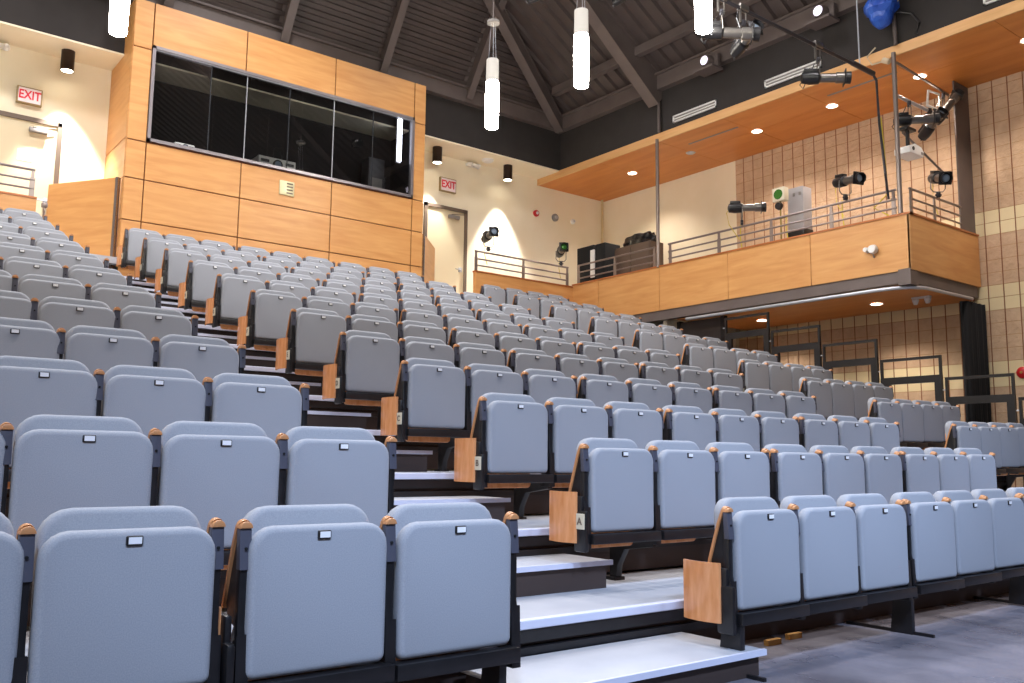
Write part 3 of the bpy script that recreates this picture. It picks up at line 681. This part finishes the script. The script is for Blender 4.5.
MB().box(-.37, -.35, -.5, .03, .04, 1.58, .004).build('door', CAB, r); MB().box(-.37, -.35, .05, .58, .04, 1.58, .004).build('door', CAB, r)
r = empty('black_bag', (13.72, 10.5, 5.62), 'black plastic bag lying on top of the brown cabinet', 'bag')
mb = MB(); bmesh.ops.create_icosphere(mb.bm, subdivisions=4, radius=1)
for v in mb.bm.verts:
    k = 1+.07*math.sin(6*v.co.x+2*v.co.y)+.06*math.sin(11*v.co.y+4*v.co.z)+.04*math.cos(13*v.co.z+7*v.co.x)
    v.co = Vector((v.co.x*.17*k, v.co.y*.48*k, max(-.0, (min(v.co.z, .6)+.35)*.22*k)))
mb.build('bag_body', BAG, r)
for x, y, w, h, lab in ((13.5, 11.75, .55, 1.75, 'tall black road case in the far balcony corner'), (13.45, 11.22, .3, 1.72, 'black road case standing beside the brown cabinet')):
    r = empty('road_case', (x, y, 4.0), lab, 'case', 'black cases on the balcony')
    MB().box(-.22, .25, -w/2, w/2, 0, h, .015).build('case_body', BLACK, r)
    MB().box(-.235, -.22, -w/2+.05, w/2-.05, h*.5-.01, h*.5+.01).build('case_edge', BMET, r)
r = empty('rolled_cloth', (13.24, 11.46, 5.0), 'white cloth hanging between the black cases', 'cloth')
MB().box(-.02, .02, -.06, .07, 0, .62, .015).box(-.03, .0, -.04, .05, .05, .5, .012).build('cloth_body', WHITE, r)

# ------------------------------------------------------------------ seating bank decks and steps
for r_ in range(1, 12):
    y0 = r_*D-.45; y1 = y0+D if r_ < 11 else 11.44; z = r_*H
    R = empty('seating_platform', (6, y0, z), 'pale seating deck with dark riser under the '+ORD[r_]+' row of seats', 'platform', 'stepped decks of the seating bank')
    x0, x1 = -.45-6, 12.1-6
    MB().box(x0, x1, .012, y1-y0+.02, -.03, 0).build('deck', TREAD, R, False)
    MB().box(x0, x1, -.015, .03, -.04, .003, .006).build('nosing', NOSE, R, False)
    MB().box(x0, x1, .03, .06, -.30 if r_ > 1 else -.27, -.03).build('riser', BMET2, R, False)
    MB().box(x0, x1, .0, .03, -.10, -.045).box(x0, x1, -.01, .03, -.16, -.12).build('rail_channel', BMET, R, False)
def steps(xa, xb, side, n0, n1):
    for r_ in range(n0, n1):
        if side == 'left': xb = 3.68 if r_ == 0 else 3.73
        if r_ == 0: y0, y1, zb, zt = -.03, .50, FZ, .16
        else: y0, y1, zb, zt = r_*D+.09, (r_+1)*D-.46, r_*H, r_*H+.157
        R = empty('aisle_step', ((xa+xb)/2, y0, zb), 'half step in the '+side+' aisle beside the '+ORD[r_]+' row of seats', 'step', 'half steps of the '+side+' aisle')
        w = (xb-xa)/2; h = zt-zb; d = y1-y0
        MB().box(-w, w, 0, d, h-.022, h, .004).build('tread', TREAD, R)
        MB().box(-w, w, -.006, .012, h-.026, h+.002).build('nosing', NOSE, R, False)
        MB().box(-w+.03, w-.03, .02, d-.005, 0, h-.022).build('step_body', BMET2, R, False)
steps(2.28, 3.70, 'left', 0, 12)
steps(8.62, 9.98, 'right', 1, 12)
struct('trim_bank_side', MB().box(11.98, 12.08, -.05, .6, FZ, .3), BMET2)
struct('wall_bank_end', MB().prism([(.53, FZ), (11.44, FZ), (11.44, 11*H-.03), (10.25, 11*H-.03)]+[p for k in range(10, 0, -1) for p in ((k*D-.44+D-.02, k*H-.03), (k*D-.44, k*H-.03))], 0, 12.02, 12.08), BMET2)
# bits under the front row
TIM = mat('timber', '#b98a4a', .7)
tag(MB().box(4.25, 4.37, .38, .41, FZ, FZ+.03).build('timber_block', TIM, None, False), 'left of two small timber blocks in the shadow under the front row', 'block')
tag(MB().box(4.50, 4.62, .42, .45, FZ, FZ+.03).build('timber_block', TIM, None, False), 'right of two small timber blocks in the shadow under the front row', 'block')

# guard rails on the open side of the bank
for r_ in range(1, 8):
    y0 = 2.37+.932*(r_-3); z = r_*H
    R = empty('guard_rail', (12.15, y0, z), 'black side guard rail of the bank beside the '+ORD[r_]+' row of seats', 'railing', 'black guard rails stepping down the bank side')
    a, c = 0, .89
    MB().box(-.02, .02, a, c, 1.23, 1.268).build('top_rail', BMET, R, False)
    for y in (a, c-.032): MB().box(-.018, .018, y, y+.032, .95, 1.235).build('upper_post', BMET, R, False)
    MB().box(-.022, .022, a, c, .90, 1.0).build('middle_rail', BMET, R, False)
    MB().box(-.025, .025, a, a+.10, .0, .91).build('post', BMET, R, False)
    MB().box(-.025, .025, c-.14, c, -.1, .91).build('post', BMET, R, False)
    MB().tube([(0, c-.005, 1.1), (0, c+.045, 1.1)], .01, 6).build('link_pin', ALU, R)

# ------------------------------------------------------------------ seats
WX = [-0.0003, -0.0868, 0.0519, -0.0379, 0.1968, -0.0613, -0.0426, 0.0353, 0.2235, -0.2927]
WY = [-0.0848, -0.0252, 0.1796, -0.0869, 0.0276, -0.1798, 0.1082, 0.1369, 0.0503, -0.0644]
WZ = [-0.0253, -0.0075, 0.0299, 0.0062, -0.0301, 0.0598]
def basis(x, y, deg):
    x = (x-6)/6; y = (y-4)/5
    return [x**a*y**b for a in range(deg+1) for b in range(deg+1-a)]
def seat_pos(block, r_, i):
    if block == 'C':
        x = 3.71523+.55*i+.055*(i//3)+(.06-.015*i if r_ == 0 else 0)
    elif block == 'L': x = 1.94323-.55*i-((.066 if i > 1 else 0)+.02 if r_ == 0 else 0)
    else: x = 10.08823+.55*i
    y = r_*D
    b3 = basis(x, y, 3); b2 = basis(x, y, 2)
    return (x+sum(p*q for p, q in zip(WX, b3)), y+sum(p*q for p, q in zip(WY, b3)), r_*H+sum(p*q for p, q in zip(WZ, b2)))

# prototype meshes (local: x along the row, -y towards the stage, z up from the deck)
def mesh_only(o): me = o.data; bpy.data.objects.remove(o); return me
ME = {}
ME['pad'] = mesh_only(MB().prism(rrect(-.248, .248, .338, .809, .08, .03), 1, 0, .06, .022, seg=3).build('seat_pad', FELT))
Tb = Matrix.Translation((0, .066, .397)) @ Matrix.Rotation(-.09, 4, 'X')
ME['back'] = mesh_only(MB().prism(rrect(-.234, .236, 0, .475, .09, .03), 1, 0, .075, .022, seg=3).xf(Tb).build('backrest', FELT))
ME['shell'] = mesh_only(MB().prism(rrect(-.2, .2, -.15, .36, .05, .03), 1, .078, .094, .004).xf(Tb).build('back_shell', PLY))
ME['frame'] = mesh_only(MB().box(-.024, .024, -.007, .004, .762, .791, .004).build('plate_frame', BMET))
ME['plate'] = mesh_only(MB().box(-.018, .019, -.009, -.004, .7675, .787).build('number_plate', PLATE, None, False))
ME['beam'] = mesh_only(MB().box(-.268, .268, -.03, .045, .278, .333, .004).build('seat_beam', BMET))
def arm_meshes(x):
    k = .072
    post = MB().prism([(k-.044, .70), (k-.044, .50), (k-.056, .45), (k-.066, .25), (k+.03, .25), (k+.03, .44), (k-.008, .5), (k-.008, .70)], 0, x-.016, x+.016, .006)
    post = post.prism([(k-.058, .48), (k-.066, .25), (k+.03, .25), (k+.03, .42)], 0, x-.022, x+.022, .004).build('arm_post', BMET)
    cover = MB().prism([(k-.052, .70), (k-.040, .828), (k-.012, .828), (k-.02, .70)], 0, x-.020, x+.020, .004)
    cover = cover.build('arm_cover', ARMB)
    bolt = MB().lathe([(.005, k-.052), (.005, k-.044)], (x, 0, .765), 1, 10).build('bolt_head', BLACK)
    web = MB().prism([(k-.02, .81), (k-.005, .81), (k+.068, .59), (k+.05, .54), (k-.015, .52)], 0, x-.012, x+.012).build('arm_web', BMET)
    mb = MB()                                             # wooden arm board, folded upright, its end rounded
    path = [(k+.085, .572), (k+.078, .60), (k+.05, .69), (k+.02, .78), (k-.004, .835)]
    hw = .0215; T_ = .014; rows = []
    for (y, z) in path: rows.append([(x-hw, y, z), (x+hw, y, z), (x+hw, y-T_, z-.004), (x-hw, y-T_, z-.004)])
    for a in (35, 65, 88):
        c_ = math.cos(math.radians(a)); s_ = math.sin(math.radians(a)); y, z = path[-1]
        y2, z2 = y-.008*s_, z+.0215*s_
        rows.append([(x-hw*c_, y2, z2), (x+hw*c_, y2, z2), (x+hw*c_, y2-T_-.012*s_, z2-.003), (x-hw*c_, y2-T_-.012*s_, z2-.003)])
    rows = [[mb.bm.verts.new(p) for p in r_] for r_ in rows]
    for a, c_ in zip(rows, rows[1:]):
        for q in range(4): mb.bm.faces.new((a[q], a[(q+1) % 4], c_[(q+1) % 4], c_[q]))
    mb.bm.faces.new(rows[0][::-1]); mb.bm.faces.new(rows[-1])
    mb.prism([(x+hw*math.cos(math.radians(a)), .828+hw*math.sin(math.radians(a))) for a in range(0, 181, 20)], 1, k-.048, k-.006, .003)
    wood = mb.build('armrest', ARMW)
    for o_ in (cover, web, wood, bolt): o_.data.transform(Matrix.Translation((0, 0, -.024)))
    return [mesh_only(post), mesh_only(cover), mesh_only(web), mesh_only(wood), mesh_only(bolt)]
ME['armL'] = arm_meshes(-.275); ME['armR'] = arm_meshes(.275)
ME['armLe'] = arm_meshes(-.256); ME['armRe'] = arm_meshes(.258)
sp_ = MB(); n_ = 7                                        # curved plywood side panel
o1 = []; i1 = []
for k in range(n_):
    t = k/(n_-1); y = .06+.225*t; bulge = .022*math.sin(PI*t)
    o1.append((-.325-bulge, y)); i1.append((-.312-bulge, y))
sp_.prism(o1+i1[::-1], 2, .283, .563, .0)
ME['side'] = mesh_only(sp_.build('side_panel', PLY))
ME['bracket'] = mesh_only(MB().box(-.315, -.285, -.01, .09, .235, .46, .012).box(-.31, -.285, .03, .12, .40, .54, .01).build('end_bracket', BMET))
ME['lplate'] = mesh_only(MB().box(-.321, -.315, -.005, .07, .36, .445, .003).build('row_plate', LPLATE, None, False))
ME['leg'] = mesh_only(MB().prism([(.04, .285), (.04, .235), (.28, .20), (.34, .10), (.35, .0), (.41, .0), (.41, .285)], 0, .27, .315, .004).box(.25, .335, .34, .43, .0, .03, .004).tube([(.29, .33, .16), (.29, .40, .03)], .02, 8).build('leg', BMET))
ME['floorleg'] = mesh_only(MB().prism([(.02, .285), (.02, FZ), (.16, FZ), (.13, .285)], 0, -.295, -.26, .004).box(-.285, -.265, -.1, .46, FZ, FZ+.02).build('leg', BMET))
LET = {k: text_mesh('ABCDEFGHIJK'[k-1], .055, .001) for k in range(1, 12)}
for me in LET.values(): me.materials.clear(); me.materials.append(DBROWN)

def part(name, me, parent, label=None):
    o = bpy.data.objects.new(name, me); COL.objects.link(o); o.parent = parent
    if label: o['label'] = label
    return o
BL = {'L': 'left', 'C': 'centre', 'R': 'right'}
def seat(block, r_, i):
    n_in = {'L': 'seat from the aisle', 'C': 'seat from the left aisle', 'R': 'seat from the aisle'}[block]
    row = ('front row' if r_ == 0 else ORD[r_]+' row from the front')
    lab = 'grey folded seat, %s, %s block, %s %s' % (row, BL[block], NTH[i], n_in)
    R = empty('auditorium_seat', seat_pos(block, r_, i), lab, 'seat', 'folded grey seats of the %s block' % BL[block])
    p = part('seat_pad', ME['pad'], R)
    f = part('plate_frame', ME['frame'], p); part('number_plate', ME['plate'], p)
    part('backrest', ME['back'], R); part('back_shell', ME['shell'], R); part('seat_beam', ME['beam'], R)
    sect_left = (block == 'C' and i % 3 == 0) or (block == 'R' and i == 0) or (block == 'L' and (i == 3 or (r_ == 0 and i == 1)))
    sect_right = (block == 'C' and i % 3 == 2) or (block == 'R' and i == 3) or (block == 'L' and (i == 0 or (r_ == 0 and i == 2)))
    tight = (block == 'L' and r_ == 0 and i in (1, 2)) or (block == 'C' and i in (2, 3, 5, 6))
    keyL = 'armLe' if tight and sect_left else 'armL'
    for key in [keyL]+([('armRe' if tight else 'armR')] if sect_right else []):
        po, co, we, wo, bo = ME[key]
        q = part('arm_post', po, R); part('arm_cover', co, q); part('bolt_head', bo, q); part('arm_web', we, q); part('armrest', wo, R)
    if (block in 'CR' and i == 0) or (block == 'L' and r_ == 0 and i == 1):
        if block != 'R': part('side_panel', ME['side'], R, 'curved plywood side panel')
        br_ = part('end_bracket', ME['bracket'], R)
        if r_ > 0:
            lp = part('row_plate', ME['lplate'], br_)
            t_ = part('row_letter', LET[r_], br_); t_.location = (-.3225, .0325, .4025); t_.rotation_euler = (PI/2, 0, -PI/2)
    if r_ == 0:
        if sect_left and i > 0 or (block == 'L' and i in (0, 2)): part('leg', ME['floorleg'], R)
        if (block == 'C' and i in (0, 8)) or (block == 'L' and i == 0):
            l_ = part('leg', ME['floorleg'], R)
            if i != 0 or block == 'L': l_.location.x = .5
            if block == 'C' and i == 0: l_.location = (.03, -.03, 0)
    elif (sect_left or sect_right): part('leg', ME['leg'], R)
    return R
for r_ in range(12):
    for i in range(9): seat('C', r_, i)
    for i in range(4 if r_ < 3 else (3 if r_ < 8 else 2)): seat('L', r_, i)
    if r_ > 1:
        for i in range(4): seat('R', r_, i)
